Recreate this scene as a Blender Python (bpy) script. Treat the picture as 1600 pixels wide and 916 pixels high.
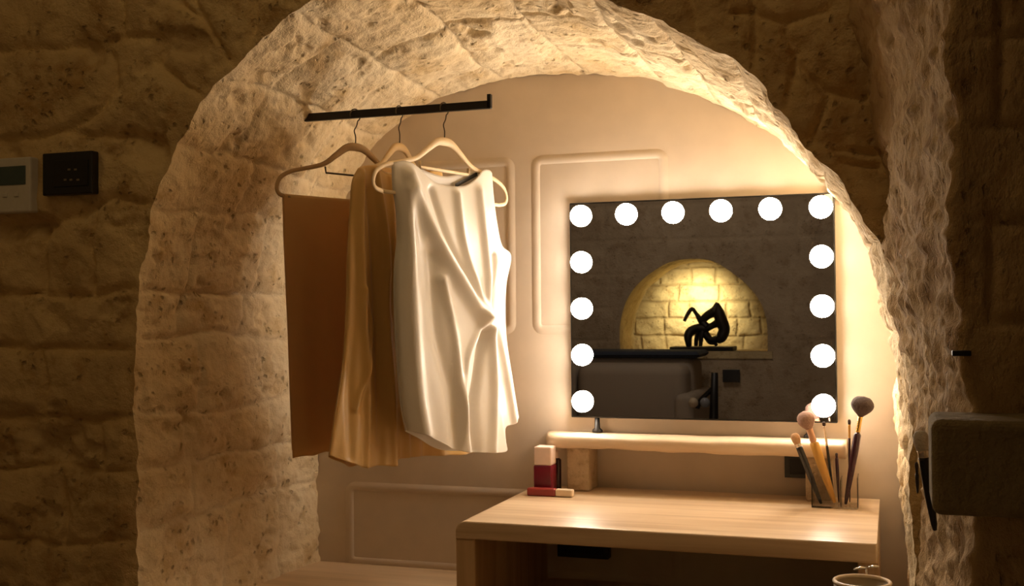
import bpy, bmesh, math, random
import numpy as np
from mathutils import Vector, Matrix
random.seed(7)
S = bpy.context.scene
COL = S.collection
for o in list(bpy.data.objects): bpy.data.objects.remove(o)

# ------------------------------------------------------------------ camera
F = 1754.0; W, H = 1600.0, 916.0
CAM = np.array([0.0, -2.7, 1.18])
def cam_rows(yaw, pitch, roll):
    yaw, pitch, roll = [math.radians(v) for v in (yaw, pitch, roll)]
    f = np.array([-math.sin(yaw)*math.cos(pitch), math.cos(yaw)*math.cos(pitch), math.sin(pitch)])
    r = np.array([math.cos(yaw), math.sin(yaw), 0.0]); u = np.cross(r, f)
    cr, sr = math.cos(roll), math.sin(roll)
    return np.array([cr*r+sr*u, -sr*r+cr*u, f])
ROT = cam_rows(18.71, 1.07, -0.48)
cd = bpy.data.cameras.new('camera'); cd.sensor_width = 36; cd.lens = 36*F/W; cd.clip_start = .02; cd.clip_end = 50
co = bpy.data.objects.new('camera', cd); COL.objects.link(co)
mw = Matrix.Identity(4)
for k in range(3):
    mw[k][0] = ROT[0][k]; mw[k][1] = ROT[1][k]; mw[k][2] = -ROT[2][k]; mw[k][3] = CAM[k]
co.matrix_world = mw
S.camera = co
# ------------------------------------------------------------------ world, lights, exposure
S.view_settings.view_transform = 'Standard'; S.view_settings.look = 'None'
S.view_settings.gamma = 1; S.view_settings.use_curve_mapping = False
S.view_settings.exposure = 0.0
wd = bpy.data.worlds.new('world'); S.world = wd; wd.use_nodes = True
wd.node_tree.nodes['Background'].inputs[0].default_value = (1, .72, .42, 1)
wd.node_tree.nodes['Background'].inputs[1].default_value = 0.0
BULB = 68                    # emission of the mirror bulbs
BULB_COL = (1.0, .85, .68)
def area(name, loc, tgt, sx, sy, power, col):
    l = bpy.data.lights.new(name, 'AREA'); l.shape = 'RECTANGLE'; l.size = sx; l.size_y = sy
    l.energy = power; l.color = col
    o = bpy.data.objects.new(name, l); COL.objects.link(o); o.location = loc
    o.rotation_euler = (Vector(tgt)-Vector(loc)).to_track_quat('-Z', 'Y').to_euler(); return o
area('room_overhead_fill', (-.75, -1.55, 2.72), (-1.0, -.75, .8), .5, .5, 2.2, (1, .70, .34))  # added fill without a fixture: brightens garments and jamb, spares the near wall
area('room_side_fill', (-2.4, -2.4, 2.5), (-1.8, -.75, 1.1), .6, .6, 1.6, (1, .64, .24))  # added grazing fill, brings out the relief of the front wall
area('room_far_fill', (-1.2, -3.6, 2.7), (-1.4, -5.2, 1.0), .7, .7, 7.5, (1, .82, .64))  # added fill aimed at the opposite wall, lifts what the mirror reflects
ns = bpy.data.lights.new('niche_spot', 'SPOT'); ns.energy = 26; ns.color = (1, .83, .46); ns.spot_size = math.radians(120); ns.spot_blend = .9; ns.shadow_soft_size = .04
nso = bpy.data.objects.new('niche_spot', ns); COL.objects.link(nso)
nso.location = (-1.33, -5.36, 1.34); nso.rotation_euler = (Vector((-1.36, -5.72, 1.20))-nso.location).to_track_quat('-Z', 'Y').to_euler()

# ------------------------------------------------------------------ unprojection helpers (pixels of the photo onto real planes)
def ray(px, py): return ROT.T @ np.array([(px-W/2)/F, -(py-H/2)/F, 1.0])
def atY(px, py, Y): d = ray(px, py); return CAM + d*(Y-CAM[1])/d[1]
def atZ(px, py, Z): d = ray(px, py); return CAM + d*(Z-CAM[2])/d[2]
def atX(px, py, X): d = ray(px, py); return CAM + d*(X-CAM[0])/d[0]
def seen(px, py, L, MY=-.06):                    # a place seen in the mirror, L behind the mirror's plane
    p = atY(px, py, MY+L+MY*0); return np.array([p[0], MY-L, p[2]])

# ------------------------------------------------------------------ numpy value noise
def _h(ix, iy, iz, s):
    n = (ix*374761393 + iy*668265263 + iz*2147483647 + s*1274126177) & 0xFFFFFFFF
    n = ((n ^ (n >> 13))*1274126177) & 0xFFFFFFFF
    n = (n ^ (n >> 16)) & 0xFFFFFF
    return n/float(0xFFFFFF)
def vnoise(P, s=0):
    P = np.asarray(P, float); i = np.floor(P).astype(np.int64); f = P-i; f = f*f*(3-2*f)
    r = 0
    for a in (0, 1):
        for b in (0, 1):
            for c in (0, 1):
                w = (f[..., 0] if a else 1-f[..., 0])*(f[..., 1] if b else 1-f[..., 1])*(f[..., 2] if c else 1-f[..., 2])
                r = r + w*_h(i[..., 0]+a, i[..., 1]+b, i[..., 2]+c, s)
    return r*2-1
def fbm(P, s=0, octv=4, gain=.5):
    r = 0; a = 1
    P = np.asarray(P, float)
    for k in range(octv): r = r + a*vnoise(P*(2.03**k), s+17*k); a *= gain
    return r

# ------------------------------------------------------------------ materials
def newmat(name):
    m = bpy.data.materials.new(name); m.use_nodes = True
    nt = m.node_tree; return m, nt, nt.nodes['Principled BSDF']
def simple(name, col, rough=.6, metal=0, bump=0, bscale=60, **kw):
    m, nt, b = newmat(name)
    b.inputs['Roughness'].default_value = rough; b.inputs['Metallic'].default_value = metal
    tc = nt.nodes.new('ShaderNodeTexCoord'); n = nt.nodes.new('ShaderNodeTexNoise'); n.inputs['Scale'].default_value = bscale; n.inputs['Detail'].default_value = 4
    nt.links.new(tc.outputs['Object'], n.inputs['Vector'])
    r = nt.nodes.new('ShaderNodeMix'); r.data_type = 'RGBA'
    r.inputs[6].default_value = (*[c*.88 for c in col], 1); r.inputs[7].default_value = (*[min(1, c*1.08) for c in col], 1)
    nt.links.new(n.outputs['Fac'], r.inputs[0]); nt.links.new(r.outputs[2], b.inputs['Base Color'])
    if bump:
        bp = nt.nodes.new('ShaderNodeBump'); bp.inputs['Strength'].default_value = bump; bp.inputs['Distance'].default_value = .002
        nt.links.new(n.outputs['Fac'], bp.inputs['Height']); nt.links.new(bp.outputs[0], b.inputs['Normal'])
    for k, v in kw.items(): b.inputs[k.replace('_', ' ')].default_value = v
    return m
def stone(name, c1, c2, c3, mortar, pit=1.0, sc=1.0, streak=(1, 1, 1)):
    m, nt, b = newmat(name); N = nt.nodes; L = nt.links
    tc = N.new('ShaderNodeTexCoord')
    mp = N.new('ShaderNodeMapping'); mp.inputs['Scale'].default_value = streak; L.new(tc.outputs['Object'], mp.inputs['Vector'])
    def noise(s, d=5, r=.6):
        n = N.new('ShaderNodeTexNoise'); n.inputs['Scale'].default_value = s*sc; n.inputs['Detail'].default_value = d; n.inputs['Roughness'].default_value = r
        L.new(mp.outputs[0], n.inputs['Vector']); return n
    def ramp(src, p0, p1, a=(0, 0, 0, 1), bb=(1, 1, 1, 1)):
        r = N.new('ShaderNodeValToRGB'); r.color_ramp.elements[0].position = p0; r.color_ramp.elements[1].position = p1
        r.color_ramp.elements[0].color = a; r.color_ramp.elements[1].color = bb; L.new(src, r.inputs[0]); return r
    def mix(f, a, bb):
        r = N.new('ShaderNodeMix'); r.data_type = 'RGBA'
        for i, v in ((0, f), (6, a), (7, bb)):
            if isinstance(v, (tuple, float, int)): r.inputs[i].default_value = v if not isinstance(v, tuple) else (*v, 1)
            else: L.new(v, r.inputs[i])
        return r.outputs[2]
    n1 = noise(3.5, 4); n2 = noise(13, 6, .65); n3 = noise(55, 4, .7)
    c = mix(ramp(n1.outputs['Fac'], .38, .64).outputs[0], c1, c2)
    c = mix(ramp(n2.outputs['Fac'], .50, .68).outputs[0], c, c3)
    at = N.new('ShaderNodeAttribute'); at.attribute_name = 'joint'; at.attribute_type = 'GEOMETRY'
    c = mix(at.outputs['Fac'], c, mortar)
    # pits: dark little holes (coloured darker and sunk in the relief)
    vo = N.new('ShaderNodeTexVoronoi'); vo.inputs['Scale'].default_value = 42*sc; vo.inputs['Randomness'].default_value = 1
    dist = N.new('ShaderNodeVectorMath'); dist.operation = 'MULTIPLY_ADD'
    L.new(n2.outputs['Color'], dist.inputs[0]); dist.inputs[1].default_value = (.05, .05, .05); L.new(mp.outputs[0], dist.inputs[2]); L.new(dist.outputs[0], vo.inputs['Vector'])
    pr = ramp(vo.outputs['Distance'], .12, .30, (1, 1, 1, 1), (0, 0, 0, 1))
    sel = ramp(n2.outputs['Fac'], .47, .58)
    mu = N.new('ShaderNodeMath'); mu.operation = 'MULTIPLY'; L.new(pr.outputs[0], mu.inputs[0]); L.new(sel.outputs[0], mu.inputs[1])
    m2 = N.new('ShaderNodeMath'); m2.operation = 'MULTIPLY'; L.new(mu.outputs[0], m2.inputs[0]); m2.inputs[1].default_value = .45*pit
    c = mix(m2.outputs[0], c, (c3[0]*.40, c3[1]*.36, c3[2]*.30))
    L.new(c, b.inputs['Base Color']); b.inputs['Roughness'].default_value = .92
    # relief
    h = N.new('ShaderNodeMath'); h.operation = 'MULTIPLY_ADD'; L.new(n2.outputs['Fac'], h.inputs[0]); h.inputs[1].default_value = 1.2; L.new(n3.outputs['Fac'], h.inputs[2])
    h2 = N.new('ShaderNodeMath'); h2.operation = 'MULTIPLY_ADD'; L.new(mu.outputs[0], h2.inputs[0]); h2.inputs[1].default_value = -.9*pit; L.new(h.outputs[0], h2.inputs[2])
    bp = N.new('ShaderNodeBump'); bp.inputs['Strength'].default_value = .75; bp.inputs['Distance'].default_value = .008
    L.new(h2.outputs[0], bp.inputs['Height']); L.new(bp.outputs[0], b.inputs['Normal'])
    return m
def wood(name, c1, c2, axis=0, rough=.5, sc=1):
    m, nt, b = newmat(name); N = nt.nodes; L = nt.links
    tc = N.new('ShaderNodeTexCoord'); mp = N.new('ShaderNodeMapping')
    s = [26*sc, 26*sc, 26*sc]; s[axis] = 1.6*sc; mp.inputs['Scale'].default_value = s; L.new(tc.outputs['Object'], mp.inputs['Vector'])
    n = N.new('ShaderNodeTexNoise'); n.inputs['Scale'].default_value = 1; n.inputs['Detail'].default_value = 6; n.inputs['Roughness'].default_value = .6; n.inputs['Distortion'].default_value = .6
    L.new(mp.outputs[0], n.inputs['Vector'])
    r = N.new('ShaderNodeValToRGB'); r.color_ramp.elements[0].position = .36; r.color_ramp.elements[1].position = .64
    r.color_ramp.elements[0].color = (*c1, 1); r.color_ramp.elements[1].color = (*c2, 1); L.new(n.outputs['Fac'], r.inputs[0])
    L.new(r.outputs[0], b.inputs['Base Color']); b.inputs['Roughness'].default_value = rough
    bp = N.new('ShaderNodeBump'); bp.inputs['Strength'].default_value = .3; bp.inputs['Distance'].default_value = .002
    L.new(n.outputs['Fac'], bp.inputs['Height']); L.new(bp.outputs[0], b.inputs['Normal']); return m
def cloth(name, col, rough=.45, sheen=.4, trans=.15, spec=.5):
    m, nt, b = newmat(name); N = nt.nodes; L = nt.links
    b.inputs['Base Color'].default_value = (*col, 1); b.inputs['Roughness'].default_value = rough
    b.inputs['Sheen Weight'].default_value = sheen; b.inputs['Sheen Roughness'].default_value = .4
    b.inputs['Specular IOR Level'].default_value = spec
    tc = N.new('ShaderNodeTexCoord'); n = N.new('ShaderNodeTexNoise'); n.inputs['Scale'].default_value = 350; n.inputs['Detail'].default_value = 2
    L.new(tc.outputs['Object'], n.inputs['Vector']); bp = N.new('ShaderNodeBump'); bp.inputs['Strength'].default_value = .08; bp.inputs['Distance'].default_value = .001
    L.new(n.outputs['Fac'], bp.inputs['Height']); L.new(bp.outputs[0], b.inputs['Normal'])
    t = N.new('ShaderNodeBsdfTranslucent'); t.inputs[0].default_value = (*col, 1)
    mx = N.new('ShaderNodeMixShader'); mx.inputs[0].default_value = trans
    L.new(b.outputs[0], mx.inputs[1]); L.new(t.outputs[0], mx.inputs[2]); L.new(mx.outputs[0], N['Material Output'].inputs[0])
    return m
def emis(name, col, st):
    m, nt, b = newmat(name); b.inputs['Emission Color'].default_value = (*col, 1); b.inputs['Emission Strength'].default_value = st
    b.inputs['Base Color'].default_value = (1, .97, .92, 1); return m
M = {}
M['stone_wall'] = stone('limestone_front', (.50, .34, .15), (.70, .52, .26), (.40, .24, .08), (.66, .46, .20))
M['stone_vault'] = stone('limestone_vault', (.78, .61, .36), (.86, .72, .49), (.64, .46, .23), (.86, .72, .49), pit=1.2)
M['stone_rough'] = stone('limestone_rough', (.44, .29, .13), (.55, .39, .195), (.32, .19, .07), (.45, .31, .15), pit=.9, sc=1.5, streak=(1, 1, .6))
M['stone_niche'] = stone('limestone_opposite', (.52, .41, .22), (.66, .54, .30), (.44, .33, .16), (.36, .27, .13), pit=.8)
M['stone_opp'] = stone('limestone_far_wall', (.40, .31, .20), (.50, .40, .27), (.34, .25, .15), (.46, .36, .23), pit=.6)
M['plaster'] = simple('beige_plaster', (.69, .58, .465), .75, bump=.15, bscale=14)
M['sill'] = wood('sill_wood', (.60, .43, .26), (.76, .57, .37), 0, .55, .7)
M['floor'] = simple('stone_floor', (.4, .3, .2), .7)
M['desk'] = wood('oak_desk', (.56, .39, .235), (.78, .60, .41), 0, .30)
M['desk_v'] = wood('oak_desk_panel', (.48, .31, .165), (.66, .46, .27), 2, .45)
M['shelf'] = wood('oak_shelf', (.62, .46, .30), (.80, .63, .45), 0, .40)
M['block'] = stone('shelf_block', (.50, .36, .22), (.62, .47, .30), (.42, .30, .17), (.5, .4, .3), pit=.5, sc=2.5)
M['black'] = simple('black_plastic', (.012, .011, .011), .35)
M['black_metal'] = simple('black_metal', (.014, .012, .011), .45, .3)
M['steel'] = simple('hook_steel', (.10, .075, .05), .4, .8)
M['chrome'] = simple('chrome', (.8, .78, .74), .15, 1)
M['white_plastic'] = simple('white_plastic', (.60, .56, .48), .5)
M['lcd'] = simple('lcd_screen', (.06, .09, .085), .2)
M['cream_hanger'] = simple('cream_hanger', (.80, .62, .38), .5, bump=.1)
M['tan_hanger'] = simple('tan_hanger', (.42, .27, .13), .85, bump=.2)
M['gold_hanger'] = simple('amber_hanger', (.72, .50, .24), .5)
M['silk'] = cloth('white_silk', (.92, .87, .80), .34, .3, .18, .6)
M['satin'] = cloth('gold_satin', (.80, .53, .19), .36, .4, .32, .7)
M['linen'] = cloth('tan_linen', (.86, .62, .30), .8, .3, .55, .2)
M['mirror'] = simple('mirror_glass', (.80, .80, .82), .015, 1)
m_, nt_, b_ = newmat('mirror_silver'); b_.inputs['Base Color'].default_value = (.82, .82, .84, 1); b_.inputs['Metallic'].default_value = 1; b_.inputs['Roughness'].default_value = .01; M['mirror'] = m_
M['bulb'] = emis('bulb_glow', BULB_COL, BULB)

# ------------------------------------------------------------------ object helpers
def link(name, me, mats, parent=None, smooth=True):
    o = bpy.data.objects.new(name, me); COL.objects.link(o)
    for m in (mats if isinstance(mats, (list, tuple)) else [mats]): me.materials.append(m)
    if smooth: me.polygons.foreach_set('use_smooth', [True]*len(me.polygons))
    if parent: o.parent = parent
    return o
def obj(name, bm, mat, parent=None, smooth=False, loc=None):
    me = bpy.data.meshes.new(name); bmesh.ops.recalc_face_normals(bm, faces=bm.faces); bm.to_mesh(me); bm.free()
    o = link(name, me, mat, parent, smooth)
    if loc is not None:                           # give the mesh an origin at loc
        me.transform(Matrix.Translation(-Vector(loc))); o.location = loc
    return o
def tag(o, label, cat, group=None):
    o['label'] = label; o['category'] = cat
    if group: o['group'] = group
    return o
def thing(name, label, cat, loc=(0, 0, 0), group=None):
    o = bpy.data.objects.new(name, None); COL.objects.link(o); o.location = [float(v) for v in loc]; o.empty_display_size = .05
    return tag(o, label, cat, group)
def part(name, bm, mat, parent, smooth=False, label=None):
    """mesh given in world coordinates; parented to a thing whose origin is a pure translation"""
    p = parent; T = Vector((0, 0, 0))
    while p: T += p.location; p = p.parent
    me = bpy.data.meshes.new(name); bmesh.ops.recalc_face_normals(bm, faces=bm.faces); bm.to_mesh(me); bm.free()
    me.transform(Matrix.Translation(-T)); o = link(name, me, mat, parent, smooth)
    if label: o['label'] = label
    return o
def struct(o): o['kind'] = 'structure'; return o
def NB(): return bmesh.new()
def box(bm, x0, x1, y0, y1, z0, z1, bev=0, seg=2):
    r = bmesh.ops.create_cube(bm, size=1); vs = r['verts']
    for v in vs: v.co = Vector(((x0+x1)/2+v.co.x*(x1-x0), (y0+y1)/2+v.co.y*(y1-y0), (z0+z1)/2+v.co.z*(z1-z0)))
    if bev:
        es = list({e for v in vs for e in v.link_edges})
        bmesh.ops.bevel(bm, geom=es, offset=bev, segments=seg, affect='EDGES', profile=.5)
def tube(bm, pts, radii, n=10, closed=False, flat=None, cap=True):
    """swept tube through pts; radii scalar or list; flat=(normal vector, ratio) squashes along a direction"""
    P = [Vector([float(c) for c in p]) for p in pts]; k = len(P)
    R = radii if isinstance(radii, (list, tuple)) else [radii]*k
    rings = []; prev = None
    for i in range(k):
        a = P[(i-1) % k] if (closed or i > 0) else P[i]; b = P[(i+1) % k] if (closed or i < k-1) else P[i]
        t = (b-a).normalized()
        if prev is None:
            u = t.orthogonal().normalized() if flat is None else (Vector(flat[0])-t*Vector(flat[0]).dot(t)).normalized()
        else:
            u = (prev-t*prev.dot(t)).normalized()
        prev = u; v = t.cross(u); fu = flat[1] if flat else 1
        rings.append([bm.verts.new(P[i]+(u*math.cos(q)*fu+v*math.sin(q))*R[i]) for q in [2*math.pi*j/n for j in range(n)]])
    for i in range(k if closed else k-1):
        A, B = rings[i], rings[(i+1) % k]
        for j in range(n): bm.faces.new((A[j], A[(j+1) % n], B[(j+1) % n], B[j]))
    if cap and not closed: bm.faces.new(rings[0][::-1]); bm.faces.new(rings[-1])
def lathe(bm, c, prof, n=32, axis=(0, 0, 1)):
    """prof list of (radius, height) along axis from c"""
    ax = Vector(axis).normalized(); u = ax.orthogonal().normalized(); v = ax.cross(u); c = Vector([float(q) for q in c])
    rings = []
    for r, h in prof:
        if r < 1e-5: rings.append([bm.verts.new(c+ax*h)])
        else: rings.append([bm.verts.new(c+ax*h+(u*math.cos(q)+v*math.sin(q))*r) for q in [2*math.pi*j/n for j in range(n)]])
    for A, B in zip(rings, rings[1:]):
        for j in range(n):
            a0 = A[j % len(A)]; a1 = A[(j+1) % len(A)]; b0 = B[j % len(B)]; b1 = B[(j+1) % len(B)]
            f = []
            for q in (a0, a1, b1, b0):
                if q not in f: f.append(q)
            if len(f) > 2:
                try: bm.faces.new(f)
                except ValueError: pass
def catmull(pts, n=8, closed=False):
    P = [np.array(p, float) for p in pts]; out = []; k = len(P)
    for i in range(k if closed else k-1):
        p0 = P[(i-1) % k] if (closed or i > 0) else P[i]; p1 = P[i]; p2 = P[(i+1) % k]; p3 = P[(i+2) % k] if (closed or i+2 < k) else P[(i+1) % k]
        for j in range(n):
            t = j/n
            out.append(.5*((2*p1)+(-p0+p2)*t+(2*p0-5*p1+4*p2-p3)*t*t+(-p0+3*p1-3*p2+p3)*t**3))
    if not closed: out.append(P[-1])
    return out
def resample(pts, n):
    P = np.array(pts, float); d = np.r_[0, np.cumsum(np.linalg.norm(np.diff(P, axis=0), axis=1))]
    t = np.linspace(0, d[-1], n); return np.stack([np.interp(t, d, P[:, k]) for k in range(P.shape[1])], 1)
def seg_dist(U, V, lines):
    """distance of 2-D points to a set of polylines"""
    D = np.full(U.shape, 9.0)
    for ln in lines:
        for (ax, ay), (bx, by) in zip(ln, ln[1:]):
            dx, dy = bx-ax, by-ay; L2 = dx*dx+dy*dy+1e-12
            t = np.clip(((U-ax)*dx+(V-ay)*dy)/L2, 0, 1)
            D = np.minimum(D, np.hypot(U-(ax+t*dx), V-(ay+t*dy)))
    return D
def grid_mesh(name, P, mat, joint=None, flip=False):
    """P (rows, cols, 3) -> one smooth mesh with an optional joint attribute"""
    r, c = P.shape[:2]; idx = np.arange(r*c).reshape(r, c)
    q = np.stack([idx[:-1, :-1], idx[:-1, 1:], idx[1:, 1:], idx[1:, :-1]], -1).reshape(-1, 4)
    if flip: q = q[:, ::-1]
    me = bpy.data.meshes.new(name); me.from_pydata(P.reshape(-1, 3).tolist(), [], q.tolist())
    if joint is not None:
        a = me.attributes.new('joint', 'FLOAT', 'POINT'); a.data.foreach_set('value', joint.reshape(-1).astype(np.float32))
    return link(name, me, mat)
def edge_noise(P):
    """shared displacement field so that neighbouring stone surfaces meet at their arrises"""
    return np.stack([fbm(P*7, 11, 4, .55)*.008+vnoise(P*30, 6)*.0030+vnoise(P*85, 5)*.0018, fbm(P*7, 23, 4, .55)*.006, fbm(P*7, 37, 4, .55)*.008+vnoise(P*30, 8)*.0030+vnoise(P*85, 9)*.0018], -1)

# ================================================================== THE SETTING
YF = -.72                                       # plane of the stone front wall
ZS = .521                                       # niche sill
inner_px = [(497, 700), (497, 560), (500, 470), (513, 380), (545, 300), (590, 220), (680, 155), (766, 131), (850, 119), (900, 116), (960, 117), (1000, 121), (1050, 134), (1125, 163), (1175, 193), (1225, 224), (1270, 260), (1300, 294), (1330, 325), (1370, 385), (1388, 450), (1401, 540), (1409, 600), (1412, 700), (1413, 770)]
outer_px = [(214, 900), (212, 640), (211, 500), (222, 420), (245, 320), (276, 238), (318, 158), (360, 102), (430, 46), (490, 4), (560, -32), (650, -58), (740, -66), (850, -48), (940, -4), (1040, 34), (1100, 70), (1150, 96), (1186, 130), (1197, 158), (1235, 190), (1275, 246), (1318, 285), (1345, 335), (1368, 375), (1392, 440), (1412, 540), (1424, 600), (1428, 700), (1429, 800)]
def curve(px, Y, n=700):
    c = [atY(x, y, Y)[[0, 2]] for x, y in px]
    c = [np.array([c[0][0], ZS-.03])]+c+[np.array([c[-1][0], ZS-.03])]
    return resample(catmull(c, 10), n)
IN = curve(inner_px, 0.0); OUT = curve(outer_px, YF)
# tie both curves by the same share of length, separately left and right of the crown
def tie(A, B, n=700):
    def split(C):
        k = int(np.argmax(C[:, 1])); return C[:k+1], C[k:]
    a1, a2 = split(A); b1, b2 = split(B); h = n//2
    return np.vstack([resample(a1, h), resample(a2, n-h)[1:]]), np.vstack([resample(b1, h), resample(b2, n-h)[1:]])
IN, OUT = tie(IN, OUT)
NC = len(IN)
# --- vault / reveal
nd = 150
t = np.linspace(0, 1, nd)[None, :, None]
P2 = OUT[:, None, :]*(1-t)+IN[:, None, :]*t
Yg = (YF*(1-t[..., 0])+0.0*t[..., 0])+np.zeros((NC, nd))
P = np.stack([P2[..., 0], Yg, P2[..., 1]], -1)
s_mid = np.r_[0, np.cumsum(np.linalg.norm(np.diff((IN+OUT)/2, axis=0), axis=1))]
Sg = s_mid[:, None]+np.zeros((NC, nd))
# normals pointing into the niche
tan = np.gradient((IN+OUT)/2, axis=0); tan /= np.linalg.norm(tan, axis=1)[:, None]
nrm = np.stack([tan[:, 1], np.zeros(NC), -tan[:, 0]], 1)
rng = random.Random(3)
jz = [atY(213, y, YF)[2] for y in (828, 738, 655, 536, 460, 326, 238)]
mid = (IN+OUT)/2
s_at = [float(np.interp(z, mid[:250, 1], s_mid[:250])) for z in jz]
total = s_mid[-1]; srow = [-.02]+s_at
while srow[-1] < total: srow.append(srow[-1]+rng.uniform(.15, .24))
lines = []
for k, s in enumerate(srow):
    w = []; ph = rng.uniform(0, 6)
    for y in np.linspace(YF-.02, .02, 9): w.append((s+.007*math.sin(ph+y*9)+rng.uniform(-.004, .004), y))
    lines.append(w)
for k in range(len(srow)-1):
    y = YF+rng.uniform(.15, .36)
    while y < -.08:
        a = rng.uniform(-.012, .012); lines.append([(srow[k], y+a), ((srow[k]+srow[k+1])/2, y-a*.5), (srow[k+1], y-a)])
        y += rng.uniform(.20, .36)
wob = .006*vnoise(np.stack([Sg*14, Yg*14, Sg*0], -1), 3)
Dj = seg_dist(Sg+wob, Yg+wob, lines)
fade = np.clip(np.minimum(t[..., 0], 1-t[..., 0])/.05, 0, 1)
low = fbm(P*np.array([3.2, 3.2, 3.2]), 51, 3)*.016
groove = np.exp(-(Dj/.0055)**2)*(.35+.65*np.clip(vnoise(P*5, 77)+.5, 0, 1))
pillow = (1-np.exp(-Dj/.02))*.007
chip = -np.clip(fbm(P*np.array([16, 16, 16]), 61, 3)-.45, 0, 1)*.028
tool = fbm(P*34, 71, 3)*.0030
disp = (low*.8+pillow-groove*.008+chip+tool)*fade
P = P+edge_noise(P)+nrm[:, None, :]*disp[..., None]
jt = np.clip(np.exp(-(Dj/.010)**2), 0, 1)*.55
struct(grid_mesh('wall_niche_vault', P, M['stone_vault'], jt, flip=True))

# --- front wall round the arch
cx, cz = -.74, 1.15
dirs = np.zeros((NC, 2)); ends = np.zeros((NC, 2))
XL, XR, ZT = -3.0, .34, 2.9
for i, (x, z) in enumerate(OUT):
    if z < cz: d = np.array([-1.0 if x < cx else 1.0, 0.0])
    else: d = np.array([x-cx, z-cz]); d /= np.linalg.norm(d)
    k = []
    if d[0] < -1e-6: k.append((XL-x)/d[0])
    if d[0] > 1e-6: k.append((XR-x)/d[0])
    if d[1] > 1e-6: k.append((ZT-z)/d[1])
    dirs[i] = d; ends[i] = (x, z)+d*min(k)
r = np.concatenate([np.linspace(0, .34, 105), .34+.66*(np.linspace(0, 1, 60)[1:])**1.3])
P2 = OUT[:, None, :]+(ends-OUT)[:, None, :]*(r[None, :, None]**1.0)
P = np.stack([P2[..., 0], np.full(P2.shape[:2], YF), P2[..., 1]], -1)
FJ = [  # joints of the front wall, traced on its plane
 [(-300, 90), (0, 82), (60, 80), (150, 75), (190, 60), (240, 58)], [(-300, 215), (0, 213), (70, 214), (108, 207), (165, 172), (186, 135), (184, 92), (172, 76)],
 [(240, 92), (270, 118), (330, 158)], [(285, 8), (320, 35), (346, 82)], [(190, -60), (188, 0), (192, 60)], [(345, 82), (365, 100)],
 [(110, 208), (150, 215), (215, 212), (268, 240)], [(-300, 352), (0, 350), (80, 346), (150, 318), (190, 312), (246, 318)], [(68, 346), (66, 400), (70, 455)],
 [(-300, 462), (0, 460), (70, 456), (140, 460), (212, 458)], [(150, 318), (140, 380), (142, 458)],
 [(-300, 545), (0, 546), (90, 543), (210, 548)], [(68, 548), (72, 600), (68, 655)], [(-300, 655), (0, 656), (100, 652), (213, 656)], [(158, 655), (160, 700), (162, 736)],
 [(-300, 735), (0, 736), (100, 733), (213, 738)], [(98, 738), (100, 800), (96, 842)], [(-300, 845), (0, 842), (100, 843), (214, 842)], [(140, 842), (142, 960)],
 [(450, -120), (420, -40), (400, 0), (385, 66)], [(560, -220), (520, -60)], [(250, -120), (300, -30), (320, 34)],
 [(1060, -60), (1085, 40), (1105, 74)], [(1160, -80), (1185, 20), (1180, 118)], [(1150, 20), (1230, 30), (1300, 10)], [(1230, 30), (1240, 100), (1215, 172)],
 [(1240, 100), (1290, 150), (1350, 160)], [(1290, 150), (1270, 242)], [(1310, 240), (1370, 245)], [(1320, 262), (1372, 265)],
]
lines = [[tuple(atY(x, y, YF)[[0, 2]]) for x, y in ln] for ln in FJ]
wob = .008*vnoise(np.stack([P[..., 0]*13, P[..., 2]*13, P[..., 0]*0], -1), 4)
Dj = seg_dist(P[..., 0]+wob, P[..., 2]-wob, lines)
fade = np.clip((r*np.linalg.norm(ends-OUT, axis=1)[:, None])/.03, 0, 1)
groove = np.exp(-(Dj/.007)**2); pillow = (1-np.exp(-Dj/.025))*.014
chip = -np.clip(fbm(P*np.array([11, 11, 11]), 63, 4)-.30, 0, 1)*.036
disp = (fbm(P*3.4, 81, 3)*.013+pillow*.75-groove*.009+chip*.8+fbm(P*27, 91, 3)*.0045)*fade
P = P+edge_noise(P); P[..., 1] -= disp
jt = np.clip(np.exp(-(Dj/.013)**2), 0, 1)*.6
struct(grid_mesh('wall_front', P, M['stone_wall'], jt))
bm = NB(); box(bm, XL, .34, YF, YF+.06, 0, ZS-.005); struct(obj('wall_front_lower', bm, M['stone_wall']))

# --- plaster wall at the back of the niche, its frames, and the sill
bm = NB(); box(bm, -1.62, .2, 0, .05, ZS-.04, 1.95); struct(obj('wall_back', bm, M['plaster']))
def panel_frame(n, x0, x1, z0, z1, w=.026, h=.0028, rad=.018):
    bm = NB(); pts = []
    for (cx_, cz_, a0) in ((x1-rad, z1-rad, 0), (x0+rad, z1-rad, 90), (x0+rad, z0+rad, 180), (x1-rad, z0+rad, 270)):
        for k in range(6):
            a = math.radians(a0+k*18); pts.append((cx_+rad*math.cos(a), cz_+rad*math.sin(a)))
    prof = [(-.5, .2), (-.4, -.55), (-.15, -1.0), (.1, -.85), (.28, -.4), (.5, .2)]
    C = np.array(pts); k = len(C); rings = []
    for i in range(k):
        tt = C[(i+1) % k]-C[i-1]; tt /= np.linalg.norm(tt); nn = np.array([tt[1], -tt[0]])
        rings.append([bm.verts.new((C[i][0]+nn[0]*a*w, b*h, C[i][1]+nn[1]*a*w)) for a, b in prof])
    for i in range(k):
        A, B = rings[i], rings[(i+1) % k]
        for j in range(len(prof)-1): bm.faces.new((A[j], A[j+1], B[j+1], B[j]))
    struct(obj('trim_%d' % n, bm, M['plaster'], smooth=True))
pa = atY(836, 250, 0); pb = atY(1040, 522, 0)
panel_frame(1, pa[0], pb[0], pb[2]+.01, pa[2])
pc = atY(798, 252, 0); panel_frame(2, pc[0]-.36, pc[0], pb[2]+.01, pa[2])
pd = atY(546, 759, 0); panel_frame(3, pd[0], -.50, ZS+.005, pd[2])
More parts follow.
